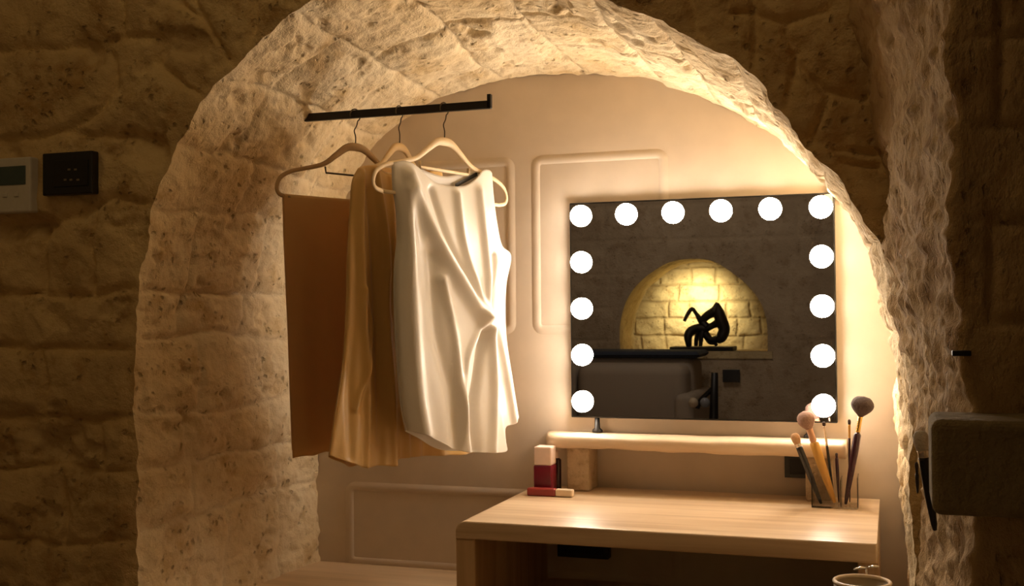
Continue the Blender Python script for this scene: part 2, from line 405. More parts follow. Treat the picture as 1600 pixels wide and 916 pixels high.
bm = NB(); box(bm, -1.60, .10, YF+.015, .03, ZS-.05, ZS, .004); struct(obj('sill', bm, M['sill']))
bpy.data.objects['sill'].name = 'floor_niche_sill'

# --- rough jamb and near wall on the right, one masonry corner
zr = np.linspace(-.05, 2.9, 560)
farx = [(-.1, .034), (.741, .034), (.952, .031), (1.101, .010), (1.272, -.014), (1.434, -.030), (1.576, -.047), (1.71, -.083), (2.0, -.20), (2.4, -.42), (2.9, -.75)]
nearx = [(-.1, .070), (.95, .076), (1.10, .074), (1.2, .062), (1.54, .064), (2.0, .05), (2.9, .02)]
fx = np.interp(zr, *zip(*farx)); nx = np.interp(zr, *zip(*nearx))
YN = -1.30
path = []                                       # (a: share far->near, y, extra x beyond the corner)
for a in np.linspace(0, 1, 130): path.append((a, -.66+(YN+.66)*a, 0.0))
for q in np.linspace(0, math.pi/2, 8)[1:]: path.append((1, YN-.012*math.sin(q), .012*(1-math.cos(q))))
for e in np.r_[np.linspace(.012, .30, 70)[1:], np.linspace(.30, 1.45, 25)[1:]]: path.append((1, YN-.012, e))
path = np.array(path)
X = fx[:, None]*(1-path[None, :, 0])+nx[:, None]*path[None, :, 0]+path[None, :, 2]
P = np.stack([X, np.broadcast_to(path[None, :, 1], X.shape), np.broadcast_to(zr[:, None], X.shape)], -1)
fac = np.clip((path[:, 2]-.012)/.05, 0, 1)[None, :]; facx = (path[:, 2] > .004)[None, :].astype(float)*np.clip((path[:, 2]-.004)/.03, 0, 1)
st = P*np.array([8, 8, 10.0])
rough = fbm(st, 101, 4, .55)*.010+np.abs(fbm(P*np.array([15, 15, 26]), 111, 3))*.008+np.clip(fbm(P*np.array([28, 28, 44]), 113, 2)-.2, 0, 1)*.006-.004
jl = [[tuple(atY(x, y, YN)[[0, 2]]) for x, y in ln] for ln in ([(1480, 202), (1560, 198), (1700, 203)], [(1480, 345), (1700, 350)], [(1490, 505), (1700, 498)], [(1480, 690), (1700, 695)], [(1480, 860), (1700, 855)], [(1545, 345), (1548, 500)], [(1560, 0), (1558, 200)], [(1480, 60), (1700, 60)])]
Dn = seg_dist(P[..., 0]+.004*vnoise(P*12, 8), P[..., 2], jl)
slow = np.clip(1-np.abs(path[None, :, 0]-.0)/.08, 0, 1)
P[..., 0] -= rough*(1-facx)*(1-.5*slow)+0*X
P[..., 1] -= fac*(fbm(P*6, 121, 3)*.007-np.exp(-(Dn/.006)**2)*.008)
jn = np.exp(-(Dn/.01)**2)*fac*.3
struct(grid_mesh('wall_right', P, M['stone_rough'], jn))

# --- the room behind the camera, as the mirror shows it
YO = -5.2
def oppo(px, py, Y=YO): return seen(px, py, -Y-.06)[[0, 2]]
arch_px = [(966, 549), (965, 520), (968, 495), (976, 470), (990, 448), (1013, 427), (1045, 409), (1080, 404), (1112, 408), (1145, 428), (1172, 452), (1190, 480), (1197, 510), (1198, 549)]
AO = resample(catmull([oppo(*p) for p in arch_px], 8), 260)
ac = AO.mean(0); bz = AO[0][1]; AO[0][1] = AO[-1][1] = bz
ends = []
for x, z in AO:
    d = np.array([x-ac[0], max(z-(bz+.05), 0)]); d = d/np.linalg.norm(d)
    k = []
    if d[0] < -1e-6: k.append((-3.0-x)/d[0])
    if d[0] > 1e-6: k.append((1.5-x)/d[0])
    if d[1] > 1e-6: k.append((2.9-z)/d[1])
    ends.append((x, z)+d*min(k))
ends = np.array(ends); r = np.linspace(0, 1, 110)**1.4
P2 = AO[:, None, :]+(ends-AO)[:, None, :]*r[None, :, None]
P = np.stack([P2[..., 0], np.full(P2.shape[:2], YO), P2[..., 1]], -1)
rowsz = np.arange(.02, 2.9, .24); ol = [[(-3, z+rng.uniform(-.01, .01)), (1.5, z+rng.uniform(-.01, .01))] for z in rowsz]
for z in rowsz:
    x = -3+rng.uniform(0, .4)
    while x < 1.5: ol.append([(x, z), (x+rng.uniform(-.01, .01), z+.24)]); x += rng.uniform(.3, .6)
Dj = seg_dist(P[..., 0], P[..., 2], ol)
fade = np.clip(r[None, :]*4, 0, 1)
P[..., 1] += (fbm(P*4, 131, 3)*.012-np.exp(-(Dj/.01)**2)*.010)*fade
struct(grid_mesh('wall_opposite', P, M['stone_opp'], np.exp(-(Dj/.014)**2)*.4, flip=True))
bm = NB(); box(bm, -3, 1.5, YO-.06, YO, 0, bz); struct(obj('wall_opposite_lower', bm, M['stone_opp']))
yb = YO-.48
nd = 40; t = np.linspace(0, 1, nd)
P = np.stack([AO[:, 0][:, None]+0*t, YO+(yb-YO)*t[None, :]+0*AO[:, :1], AO[:, 1][:, None]+0*t], -1)
nn = np.stack([ac[0]-P[..., 0], 0*P[..., 0], bz+.1-P[..., 2]], -1); nn /= np.linalg.norm(nn, axis=-1)[..., None]
P = P+nn*(fbm(P*8, 141, 4)*.012*np.clip(t*6, 0, 1)[None, :])[..., None]
struct(grid_mesh('wall_opposite_vault', P, M['stone_niche'], np.zeros(P.shape[:2])))
gx, gz = np.meshgrid(np.linspace(-2.1, -.6, 260), np.linspace(bz-.05, 1.75, 150))
rows2 = np.arange(bz-.02, 1.8, .125); ol = [[(-2.2, z), (-.5, z+rng.uniform(-.01, .01))] for z in rows2]
for z in rows2:
    x = -2.2+rng.uniform(0, .2)
    while x < -.5: ol.append([(x, z), (x+rng.uniform(-.01, .01), z+.125)]); x += rng.uniform(.16, .34)
P = np.stack([gx, np.full(gx.shape, yb), gz], -1); wob = .01*vnoise(P*9, 6); Dj = seg_dist(gx+wob, gz+wob, ol)
P[..., 1] += fbm(P*9, 151, 4)*.012-np.exp(-(Dj/.007)**2)*.010+(1-np.exp(-Dj/.02))*.008
struct(grid_mesh('wall_opposite_recess', P, M['stone_niche'], np.exp(-(Dj/.010)**2)*.8))
bm = NB(); box(bm, AO[:, 0].min()-.03, AO[:, 0].max()+.03, yb-.02, YO+.012, bz-.05, bz); struct(obj('trim_4', bm, M['stone_niche']))
bm = NB(); box(bm, -3.05, 1.55, YO-.6, .1, -.06, 0); struct(obj('floor', bm, M['floor']))
bm = NB(); box(bm, -3.05, 1.55, YO-.6, .1, 2.88, 2.94); struct(obj('ceiling', bm, M['stone_opp']))
bm = NB(); box(bm, -3.06, -2.99, YO-.6, .1, 0, 2.9); struct(obj('wall_left', bm, M['stone_opp']))
bm = NB(); box(bm, 1.48, 1.55, YO-.6, .1, 0, 2.9); struct(obj('wall_far_right', bm, M['stone_opp']))

# ================================================================== DESK
ZD = .753
t_ = thing('vanity_desk', 'pale oak vanity desk with rounded waterfall corner standing in the arched niche', 'desk', (-.45, -.27, ZS))
XL_, XR_ = -.864, -.033; YD = -.53; TH = .037; R_ = .024
def prof_bm(poly, y0, y1, bev=.004):
    bm = NB(); vs = [bm.verts.new((x, y0, z)) for x, z in poly]; f = bm.faces.new(vs)
    ex = bmesh.ops.extrude_face_region(bm, geom=[f]); vv = [g for g in ex['geom'] if isinstance(g, bmesh.types.BMVert)]
    for v in vv: v.co.y = y1
    if bev:
        es = [e for e in bm.edges if abs(e.verts[0].co.y-e.verts[1].co.y) < 1e-6]
        bmesh.ops.bevel(bm, geom=es, offset=bev, segments=3, affect='EDGES', profile=.5)
    return bm
poly = [(XL_+R_*(1-math.sin(a)), ZD-R_*(1-math.cos(a))) for a in np.linspace(math.pi/2, 0, 8)]+[(XR_, ZD), (XR_, ZD-TH), (XL_, ZD-TH)]
part('desktop', prof_bm(poly, YD, -.012), M['desk'], t_)
part('side_panel', prof_bm([(XL_, ZD-TH), (XL_+.042, ZD-TH), (XL_+.042, ZS), (XL_, ZS)], YD+.004, -.012, .003), M['desk_v'], t_)
part('side_panel', prof_bm([(XR_-.042, ZD-TH), (XR_, ZD-TH), (XR_, ZS), (XR_-.042, ZS)], -.30, -.012, .003), M['desk_v'], t_)
# raised shelf on stone blocks
t_ = thing('riser_shelf', 'narrow live-edge wooden riser shelf on stone blocks under the lit mirror', 'shelf', (-.45, -.06, ZD))
bm = NB(); n = 90; top = .887; bot = .856; rings = []
for k in range(n+1):
    f = k/n; x = -.802+f*(.70); yf = -.118+.006*float(fbm(np.array([x*9, 0, 0]), 7, 3))+(.035*(1-min(1, f/.05))**2)
    zt = top+.0015*float(vnoise(np.array([x*12, 3., 0]), 2)); zb = bot+.003*float(fbm(np.array([x*14, 9., 0]), 3, 2))
    rings.append([bm.verts.new(v) for v in ((x+.0*f, -.004, zb), (x, yf+.006, zb), (x, yf, zb+.007), (x, yf-.001, zt-.008), (x, yf+.006, zt), (x-.018*(1-min(1, f/.05)), -.004, zt))])
for A, B in zip(rings, rings[1:]):
    for j in range(6): bm.faces.new((A[j], A[(j+1) % 6], B[(j+1) % 6], B[j]))
bm.faces.new(rings[0]); bm.faces.new(rings[-1][::-1])
part('shelf_board', bm, M['shelf'], t_, True)
for x0 in (-.748, -.190):
    bm = NB(); box(bm, x0, x0+.056, -.092, -.008, ZD+.0005, .858, .004)
    bmesh.ops.subdivide_edges(bm, edges=bm.edges, cuts=2, use_grid_fill=True)
    for v in bm.verts: v.co += Vector((float(vnoise(np.array(v.co)*60, 1))*.0015, float(vnoise(np.array(v.co)*60, 2))*.0015, 0))
    part('support_block', bm, M['block'], t_)

# ================================================================== MIRROR
MY = -.027
a = atY(889, 318, MY); b = atY(1308, 659, MY); c1 = atY(893, 655, MY); c2 = atY(1304, 300, MY)
mx0 = (a[0]+c1[0])/2; mx1 = (b[0]+c2[0])/2; mz0 = (b[2]+c1[2])/2; mz1 = (a[2]+c2[2])/2
t_ = thing('vanity_mirror', 'square black-edged vanity mirror ringed by glowing round bulbs on the riser shelf', 'mirror', ((mx0+mx1)/2, MY+.01, .8885))
bm = NB(); box(bm, mx0, mx1, MY+.001, MY+.022, mz0, mz1, .002); part('frame', bm, M['black_metal'], t_)
bm = NB(); box(bm, mx0+.004, mx1-.004, MY-.0015, MY+.003, mz0+.004, mz1-.004); part('mirror_glass', bm, M['mirror'], t_)
br = .0265; ix = .030; xs = np.linspace(mx0+ix, mx1-ix, 6); zs = np.linspace(mz0+.040, mz1-.033, 5)
pos = [(x, zs[4]) for x in xs]+[(x, z) for z in zs[:4] for x in (xs[0], xs[5])]
for x, z in pos:
    bm = NB(); prof = [(br*math.cos(q), .003+.82*br*math.sin(q)) for q in np.linspace(0, math.pi/2, 12)]
    lathe(bm, (x, MY-.0015, z), [(0, .0005)]+prof, 32, (0, -1, 0)); bb = part('bulb', bm, M['bulb'], t_, True)
for fx_ in (932, 1264):
    x = atY(fx_, 660, MY)[0]
    bm = NB(); lathe(bm, (x, MY+.008, .8885), [(0, 0), (.013, 0), (.013, .005), (.007, .010), (.006, mz0-.8885+.001), (0, mz0-.8885+.001)], 20); part('foot', bm, M['black_metal'], t_, True)

# ================================================================== RAIL, HANGERS, CLOTHES
YR = -.37
ra = atY(458, 190, YR); rb = atY(766, 159, YR); ZR = (ra[2]+rb[2])/2
t_ = thing('clothes_rail', 'thin black metal clothes rail fixed to the stone vault above the clothes', 'rail', (ra[0], YR, ZR))
bm = NB(); box(bm, ra[0]-.03, rb[0], YR-.006, YR+.006, ZR-.009, ZR+.009, .0015); part('rail_bar', bm, M['black_metal'], t_)
bm = NB(); box(bm, rb[0]-.006, rb[0]+.003, YR-.006, YR+.006, ZR-.009, ZR+.023, .001); part('end_stop', bm, M['black_metal'], t_)
bm = NB(); vs = []
for dx, hz in ((-.034, .026), (.000, .020), (.022, .0095)):
    vs.append([bm.verts.new((ra[0]+dx, YR+sy, ZR+sz)) for sy, sz in ((-.012, -hz*.5-.004), (.012, -hz*.5-.004), (.012, hz*.62), (-.012, hz*.62))])
for A, B in zip(vs, vs[1:]):
    for j in range(4): bm.faces.new((A[j], A[(j+1) % 4], B[(j+1) % 4], B[j]))
bm.faces.new(vs[0][::-1]); bm.faces.new(vs[-1]); part('wall_bracket', bm, M['black_metal'], t_)

def turn(deg):
    global DU, DN
    q = math.radians(deg); DU = np.array([math.cos(q), math.sin(q), 0]); DN = np.array([math.sin(q), -math.cos(q), 0])
turn(72)
def onplane(px, py, X0, off=0.0):
    """pixel -> (u, z) on the vertical plane of the hanger whose hook sits at X0 on the rail"""
    O = np.array([X0, YR, ZR])+DN*off; d = ray(px, py); k = ((O-CAM) @ DN)/(d @ DN); p = CAM+d*k
    return np.array([(p-O) @ DU, p[2]])
def uz(X0, u, z, n=0.0): return np.array([X0, YR, 0])+DU*u+DN*n+np.array([0, 0, z])
HX = [atY(555, 178, YR)[0], atY(624, 172, YR)[0], atY(694, 165, YR)[0]]
def hanger(X0, label, mat, zoff, clips=False, hw=.23, grp='clothes hangers on the black rail'):
    t_ = thing('clothes_hanger', label, 'hanger', (X0, YR, ZR+.009), grp)
    zn = ZR-.088+zoff                                     # neck top
    k_ = hw/.185; half = [(0, 0), (.022, -.004), (.048, -.024), (.078, -.047), (.118, -.060), (.152, -.070), (.176, -.085), (.185, -.106), (.180, -.122), (.160, -.128)]
    half = [(u*k_, z) for u, z in half]; pts = [(-u, z) for u, z in half[::-1]]+half[1:]
    c = catmull(pts, 5)
    bm = NB(); P3 = [uz(X0, p[0], zn+p[1]) for p in c]; m = len(P3)
    tube(bm, P3, [.0048+.0050*math.exp(-((i/(m-1)-.5)/.13)**2) for i in range(m)], 10, flat=(tuple(DN), .55), closed=False)
    part('shoulders', bm, mat, t_, True)
    bm = NB(); tube(bm, [uz(X0, u, zn-.128) for u in (-.162*k_, -.08, 0, .08, .162*k_)], .0042, 8); part('lower_bar', bm, mat, t_, True)
    bm = NB(); tube(bm, [uz(X0, -.085, zn-.052), uz(X0, -.083, zn-.066), uz(X0, .083, zn-.066), uz(X0, .085, zn-.052)], .0022 if clips else .0038, 8); part('inner_bar', bm, M['steel'] if clips else mat, t_, True)
    # hook over the rail
    rr = .0145; zc = ZR-.003+.0005
    arc = [uz(X0, rr*math.cos(a), zc+rr*math.sin(a)) for a in np.linspace(math.radians(200), math.radians(-60), 18)]
    arc += [uz(X0, .004, zc-.024), uz(X0, -.003, zc-.036), uz(X0, .001, zc-.05), uz(X0, 0, zn+.002)]
    bm = NB(); tube(bm, [tuple(q) for q in catmull(arc, 3)], .0015, 8); part('hook', bm, M['steel'], t_, True)
    return t_, zn
def px_curve(pts, X0, n): return resample(catmull([onplane(x, y, X0) for x, y in pts], 8), n)
def garment(name, label, X0, mat, left, right, top, bottom, thick, folds, back_top=None, nu=120, nv=170, seed=0, hemwave=.0, group=None, crease=.0):
    """two-sheet garment: Coons patch between traced edges, folds as real relief"""
    L = px_curve(left, X0, nv); R = px_curve(right, X0, nv); B = px_curve(bottom, X0, nu)
    L[-1] = B[0]; R[-1] = B[-1]
    sheets = []
    u = np.linspace(0, 1, nu)[None, :, None]; v = np.linspace(0, 1, nv)[:, None, None]
    v = v**.9
    Lw = np.stack([np.interp(v[:, 0, 0], np.linspace(0, 1, nv), L[:, k]) for k in (0, 1)], 1); Rw = np.stack([np.interp(v[:, 0, 0], np.linspace(0, 1, nv), R[:, k]) for k in (0, 1)], 1)
    for side, tp in ((1, top), (-1, back_top or top)):
        T = px_curve(tp, X0, nu); T[0] = L[0]; T[-1] = R[0]
        C = (1-v)*T[None]+v*B[None]+(1-u)*Lw[:, None]+u*Rw[:, None]-((1-u)*(1-v)*T[0]+u*(1-v)*T[-1]+(1-u)*v*B[0]+u*v*B[-1])
        s = np.clip(1-(2*u[..., 0]-1)**2, 0, 1)**.5
        taper = .25+.75*np.clip(v[..., 0]/.35, 0, 1)
        n = side*(thick*s*taper+.0035*np.clip(s*3, 0, 1))
        if side > 0:
            fl = 0
            for pts, w, amp in folds:
                q = [tuple(onplane(x, y, X0)) for x, y in catmull(pts, 5)]
                d = seg_dist(C[..., 0], C[..., 1], [q]); fl = fl+amp*np.exp(-(d/w)**2)
            n = n+fl*np.clip(s*2.2, 0, 1)
        else: n = n-.004*np.sin(u[..., 0]*17+seed)*v[..., 0]
        nz = np.stack([C[..., 0]*22+seed, C[..., 1]*5, 0*n], -1)
        n = n+(crease*vnoise(nz, seed)+.3*crease*vnoise(nz*2.3, seed+3))*np.clip(s*2, 0, 1)*np.clip(v[..., 0]*3, 0, 1)
        n = n+hemwave*np.sin(u[..., 0]*34+seed)*v[..., 0]**3*np.clip(s*3, 0, 1)
        P = np.array([X0, YR, 0])+DU*C[..., :1]+DN*n[..., None]; P[..., 2] = C[..., 1]
        sheets.append(P)
    V = np.concatenate([s.reshape(-1, 3) for s in sheets]); F_ = []
    for k in (0, 1):
        idx = np.arange(nu*nv).reshape(nv, nu)+k*nu*nv
        q = np.stack([idx[:-1, :-1], idx[:-1, 1:], idx[1:, 1:], idx[1:, :-1]], -1).reshape(-1, 4)
        F_ += (q if k == 0 else q[:, ::-1]).tolist()
    me = bpy.data.meshes.new(name); o0 = np.array([X0, YR, float(V[:, 2].max())]); me.from_pydata((V-o0).tolist(), [], F_)
    bm = bmesh.new(); bm.from_mesh(me); bmesh.ops.remove_doubles(bm, verts=bm.verts, dist=.0006); bm.to_mesh(me); bm.free()
    o = link(name, me, mat); o.location = [float(c) for c in o0]
    so = o.modifiers.new('cloth', 'SOLIDIFY'); so.thickness = .0009; so.offset = 0
    tag(o, label, 'clothing', group); return o

turn(64)
h1, zn1 = hanger(HX[0], 'tan hanger at the left end of the rail with brown cloth over its bar', M['tan_hanger'], .012, True, hw=.213)
# brown cloth folded over the lower bar of hanger 1
X0 = HX[0]; zb = zn1-.128
bl = onplane(441, 319, X0)[0]; bl2 = onplane(455, 716, X0)
bm = NB(); nu, nv = 70, 130; rows = []
prof = []                                                # path over the bar: back hem -> bar -> front hem
Lh = zb-bl2[1]
for k in range(nv+1):
    f = k/nv*2-1
    if abs(f) < .03: a = f/.03*math.pi/2; prof.append((math.sin(a)*.0062, zb+.0062*math.cos(a)))
    else: g = (abs(f)-.03)/.97; prof.append((math.copysign(.0062+.003*g, f), zb-(g)*(Lh if f > 0 else Lh*.97)))
for n_, z in prof:
    g = (zb-z)/Lh; row = []
    for k in range(nu+1):
        f = k/nu; u = (bl*(1-g)+(bl2[0])*g)*(1-f)+(.18*(1-g)+.17*g)*f
        wv = .006*math.sin(f*9+1.2)*g+.003*math.sin(f*23)*g+.0012*float(vnoise(np.array([f*20, g*6, 0.]), 5))
        n_e = n_*min(1, .1+f*9); row.append(bm.verts.new(uz(X0, u, z+(.004*math.sin(f*7)+.002*math.sin(f*31))*g*g, n_e+wv)))
    rows.append(row)
for A, B in zip(rows, rows[1:]):
    for j in range(nu): bm.faces.new((A[j], A[j+1], B[j+1], B[j]))
o = obj('folded_cloth', bm, M['linen'], smooth=True, loc=(X0, YR, zb)); so = o.modifiers.new('cloth', 'SOLIDIFY'); so.thickness = .001; so.offset = 0
tag(o, 'plain brown skirt cloth folded over the leftmost hanger on the rail', 'clothing'); o.name = 'folded_skirt'

turn(80)
h2, zn2 = hanger(HX[1], 'amber hanger in the middle of the rail inside the gold blouse', M['gold_hanger'], .006, hw=.175)
garment('sleeveless_blouse', 'gold satin sleeveless blouse hanging between the brown skirt and the white top', HX[1], M['satin'],
        [(560, 263), (550, 285), (547, 330), (543, 400), (541, 470), (536, 560), (524, 640), (514, 712)],
        [(690, 266), (692, 300), (690, 345), (698, 400), (708, 480), (720, 570), (732, 650), (742, 707)],
        [(560, 263), (572, 259), (586, 262), (606, 276), (630, 281), (654, 277), (672, 266), (682, 263), (690, 266)],
        [(514, 712), (535, 722), (562, 731), (580, 727), (602, 727), (616, 716), (650, 712), (700, 711), (742, 707)],
        .020, [([(560, 270), (556, 340), (556, 450), (560, 560), (562, 728)], .010, .011), ([(580, 265), (590, 380), (590, 500), (600, 725)], .012, .013),
               ([(570, 300), (575, 420), (580, 560), (582, 725)], .010, -.006), ([(604, 275), (606, 420), (618, 560), (622, 715)], .009, .008),
               ([(545, 300), (549, 450), (540, 600), (538, 715)], .010, -.005), ([(556, 452), (570, 520), (545, 640)], .006, .006)],
        back_top=[(560, 263), (580, 258), (610, 262), (640, 264), (670, 262), (690, 266)], seed=4, hemwave=.006, crease=.003)
turn(72)
h3, zn3 = hanger(HX[2], 'cream hanger at the right of the rail holding the white silk top', M['cream_hanger'], .012)
WT = garment('silk_shirt', 'white draped silk sleeveless top hanging rightmost on the rail', HX[2], M['silk'],
        [(613, 254), (614, 290), (620, 330), (622, 372), (618, 420), (618, 480), (622, 560), (628, 630), (636, 673)],
        [(768, 272), (770, 305), (775, 350), (782, 385), (796, 402), (788, 450), (788, 520), (798, 590), (808, 650)],
        [(613, 254), (628, 252), (648, 262), (664, 278), (680, 288), (700, 292), (722, 290), (738, 280), (750, 267), (760, 266), (768, 272)],
        [(636, 673), (665, 686), (705, 704), (740, 706), (774, 705), (775, 690), (776, 668), (790, 662), (808, 650)],
        .030, [([(632, 275), (655, 345), (692, 425), (735, 495)], .020, .020), ([(668, 300), (688, 380), (715, 440), (738, 488)], .010, -.010),
               ([(706, 305), (710, 380), (726, 450), (740, 490)], .012, .012), ([(742, 300), (746, 400), (744, 485)], .013, .010),
               ([(735, 492), (744, 512)], .018, .012), ([(758, 400), (752, 485)], .008, -.006),
               ([(628, 300), (632, 450), (640, 600), (652, 680)], .020, .014), ([(660, 400), (668, 520), (690, 620), (698, 700)], .020, -.012),
               ([(675, 440), (692, 530), (700, 600), (712, 700)], .012, .010), ([(733, 512), (712, 560), (706, 640), (704, 700)], .011, .008), ([(738, 520), (728, 590), (722, 640), (728, 702)], .014, -.018),
               ([(750, 515), (754, 600), (750, 700)], .015, .014), ([(756, 495), (775, 560), (792, 655)], .014, .010)],
        back_top=[(613, 254), (640, 252), (660, 262), (700, 275), (740, 268), (768, 272)], seed=9, nu=170, nv=230, crease=.0008)
bm = NB()
la = onplane(714, 287, HX[2]); lb = onplane(748, 268, HX[2])
q = [uz(HX[2], la[0], la[1], -.005), uz(HX[2], lb[0], lb[1]-.0005, -.005), uz(HX[2], lb[0], lb[1]-.010, -.005), uz(HX[2], la[0], la[1]-.009, -.005)]
vs = [bm.verts.new(tuple(p)) for p in q]+[bm.verts.new(tuple(p+DN*.0012)) for p in q]
for f in ((0, 1, 2, 3), (7, 6, 5, 4), (0, 4, 5, 1), (1, 5, 6, 2), (2, 6, 7, 3), (3, 7, 4, 0)): bm.faces.new([vs[i] for i in f])
part('neck_label', bm, M['black'], WT, label='black neck label')

# ================================================================== COSMETICS ON THE DESK
M['burgundy'] = simple('burgundy_case', (.16, .008, .022), .25); M['pearl'] = simple('pearl_cap', (.82, .62, .52), .35)
M['red_case'] = simple('red_case', (.30, .035, .028), .3); M['cream_case'] = simple('cream_cap', (.76, .60, .42), .4)
M['dark_case'] = simple('dark_case', (.03, .008, .010), .25)
p = atZ(852, 760, ZD); yk = -.135; x0 = atY(838, 750, yk)[0]; x1 = atY(866, 750, yk)[0]
t_ = thing('lipstick', 'upright burgundy lipstick tube with pale pink cap at the desk left', 'cosmetics', ((x0+x1)/2, yk, ZD+.0003)); r_ = (x1-x0)/2; zt = atY(852, 697, yk)[2]; zm = atY(852, 726, yk)[2]
bm = NB(); box(bm, x0, x1, yk-r_, yk+r_, ZD+.0003, zm, .003); part('tube_body', bm, M['burgundy'], t_)
bm = NB(); box(bm, x0+.001, x1-.001, yk-r_+.001, yk+r_-.001, zm, zt, .003); part('cap', bm, M['pearl'], t_)
yk2 = -.085; xc = atY(870, 740, yk2)[0]
t_ = thing('nail_polish', 'slim dark bottle half hidden behind the upright burgundy lipstick', 'cosmetics', (xc, yk2, ZD+.0003))
zt = atY(870, 703, yk2)[2]; zm = atY(870, 716, yk2)[2]
bm = NB(); lathe(bm, (xc, yk2, ZD+.0003), [(0, 0), (.010, 0), (.011, .002), (.011, zm-ZD-.004), (.006, zm-ZD), (0, zm-ZD)], 24); part('bottle_body', bm, M['dark_case'], t_, True)
bm = NB(); lathe(bm, (xc, yk2, zm), [(.0055, 0), (.005, zt-zm-.002), (0, zt-zm)], 20); part('cap', bm, M['pearl'], t_, True)
a = atZ(825, 774, ZD); b = atZ(896, 774, ZD); yk = -.178
xa = atY(825, 768, yk)[0]; xb = atY(896, 768, yk)[0]; xm = atY(869, 768, yk)[0]
t_ = thing('lip_gloss', 'red lip gloss tube with cream cap lying flat at the desk left', 'cosmetics', ((xa+xb)/2, yk, ZD+.0003))
bm = NB(); box(bm, xa, xm, yk-.010, yk+.010, ZD+.0003, ZD+.0185, .003); part('tube_body', bm, M['red_case'], t_)
bm = NB(); box(bm, xm, xb, yk-.0095, yk+.0095, ZD+.0008, ZD+.018, .003); part('cap', bm, M['cream_case'], t_)

# clear organiser and brushes
m_, nt_, b_ = newmat('clear_acrylic'); b_.inputs['Base Color'].default_value = (.97, .95, .92, 1); b_.inputs['Roughness'].default_value = .10; b_.inputs['Transmission Weight'].default_value = 1; b_.inputs['IOR'].default_value = 1.12; M['acrylic'] = m_
oy0, oy1 = -.172, -.095; ox0 = atY(1268, 790, oy0)[0]; ox1 = atY(1341, 790, oy0)[0]; oh = ZD+.068
t_ = thing('brush_holder', 'clear acrylic brush holder at the right end of the desk', 'organizer', ((ox0+ox1)/2, (oy0+oy1)/2, ZD+.0003))
z0 = ZD+.0003; w = .002
bm = NB(); box(bm, ox0, ox1, oy0, oy1, z0, z0+.004, .0005); part('base', bm, M['acrylic'], t_)
for (a, b, c, d) in ((ox0, ox1, oy0, oy0+w), (ox0, ox1, oy1-w, oy1), (ox0, ox0+w, oy0+w, oy1-w), (ox1-w, ox1, oy0+w, oy1-w)):
    bm = NB(); box(bm, a, b, c, d, z0+.004, oh, .0004); part('wall_panel', bm, M['acrylic'], t_)
bm = NB(); xm = ox0+.62*(ox1-ox0); box(bm, xm, xm+w, oy0+w, oy1-w, z0+.004, oh-.006, .0004); part('divider', bm, M['acrylic'], t_)
M['handle_black'] = simple('handle_black', (.012, .010, .010), .25); M['handle_plum'] = simple('handle_plum', (.045, .012, .022), .25)
M['handle_yellow'] = simple('handle_yellow', (.62, .34, .07), .35); M['handle_rose'] = simple('handle_rose', (.60, .33, .20), .4)
M['ferrule_gold'] = simple('ferrule_gold', (.72, .46, .14), .25, 1); M['ferrule_silver'] = simple('ferrule_silver', (.7, .62, .52), .25, 1)
def bristle(name, c1, c2):
    m, nt, b = newmat(name); tc = nt.nodes.new('ShaderNodeTexCoord'); n = nt.nodes.new('ShaderNodeTexNoise'); n.inputs['Scale'].default_value = 300
    nt.links.new(tc.outputs['Object'], n.inputs['Vector']); r = nt.nodes.new('ShaderNodeValToRGB'); r.color_ramp.elements[0].color = (*c1, 1); r.color_ramp.elements[1].color = (*c2, 1)
    nt.links.new(n.outputs['Fac'], r.inputs[0]); nt.links.new(r.outputs[0], b.inputs['Base Color']); b.inputs['Roughness'].default_value = .9
    bp = nt.nodes.new('ShaderNodeBump'); bp.inputs['Strength'].default_value = .6; bp.inputs['Distance'].default_value = .002; nt.links.new(n.outputs['Fac'], bp.inputs['Height']); nt.links.new(bp.outputs[0], b.inputs['Normal']); return m
M['br_dark'] = bristle('bristle_dark', (.035, .022, .02), (.09, .06, .05)); M['br_mauve'] = bristle('bristle_mauve', (.26, .15, .12), (.42, .27, .21)); M['br_tan'] = bristle('bristle_tan', (.50, .29, .15), (.66, .42, .24)); M['br_white'] = bristle('bristle_white', (.55, .5, .44), (.8, .74, .66))
def brush(label, tip, tail, head_r, head_l, fer_l, hr, mats, fr=.6, ferr=None, grp='makeup brushes in the clear holder', flatr=1.0):
    """tip, tail: world points; head, ferrule and tapering handle along that axis"""
    tip = Vector([float(q) for q in tip]); tail = Vector([float(q) for q in tail]); ax = (tip-tail); Ln = ax.length; ax.normalize()
    t_ = thing('makeup_brush', label, 'brush', tail, grp)
    hl = Ln-head_l-fer_l; fe = ferr or head_r*fr
    bm = NB(); lathe(bm, tail, [(0, 0), (hr*.35, .001), (hr*.55, hl*.10), (hr*.85, hl*.45), (hr, hl*.78), (hr*.95, hl*.97), (fe*.95, hl), (0, hl)], 18, ax); part('handle', bm, mats[0], t_, True)
    bm = NB(); lathe(bm, tail+ax*hl, [(0, 0), (fe*.9, 0), (fe, fer_l*.1), (fe*.93, fer_l*.5), (fe, fer_l*.9), (fe*1.05, fer_l), (0, fer_l)], 18, ax); part('ferrule', bm, mats[1], t_, True)
    bm = NB(); base = tail+ax*(hl+fer_l)
    pr = [(0, -.001), (fe*.98, -.001)]+[(fe+(head_r-fe)*math.sin(min(1, f/.55)*math.pi/2) if f < .55 else head_r*math.sqrt(max(0, 1-((f-.55)/.45)**2)), head_l*f) for f in np.linspace(.05, 1, 14)]
    lathe(bm, base, pr, 24, ax)
    for v in bm.verts: v.co += (v.co-base)*float(vnoise(np.array(v.co)*400, 3))*.02
    part('bristles', bm, mats[2], t_, True); return t_
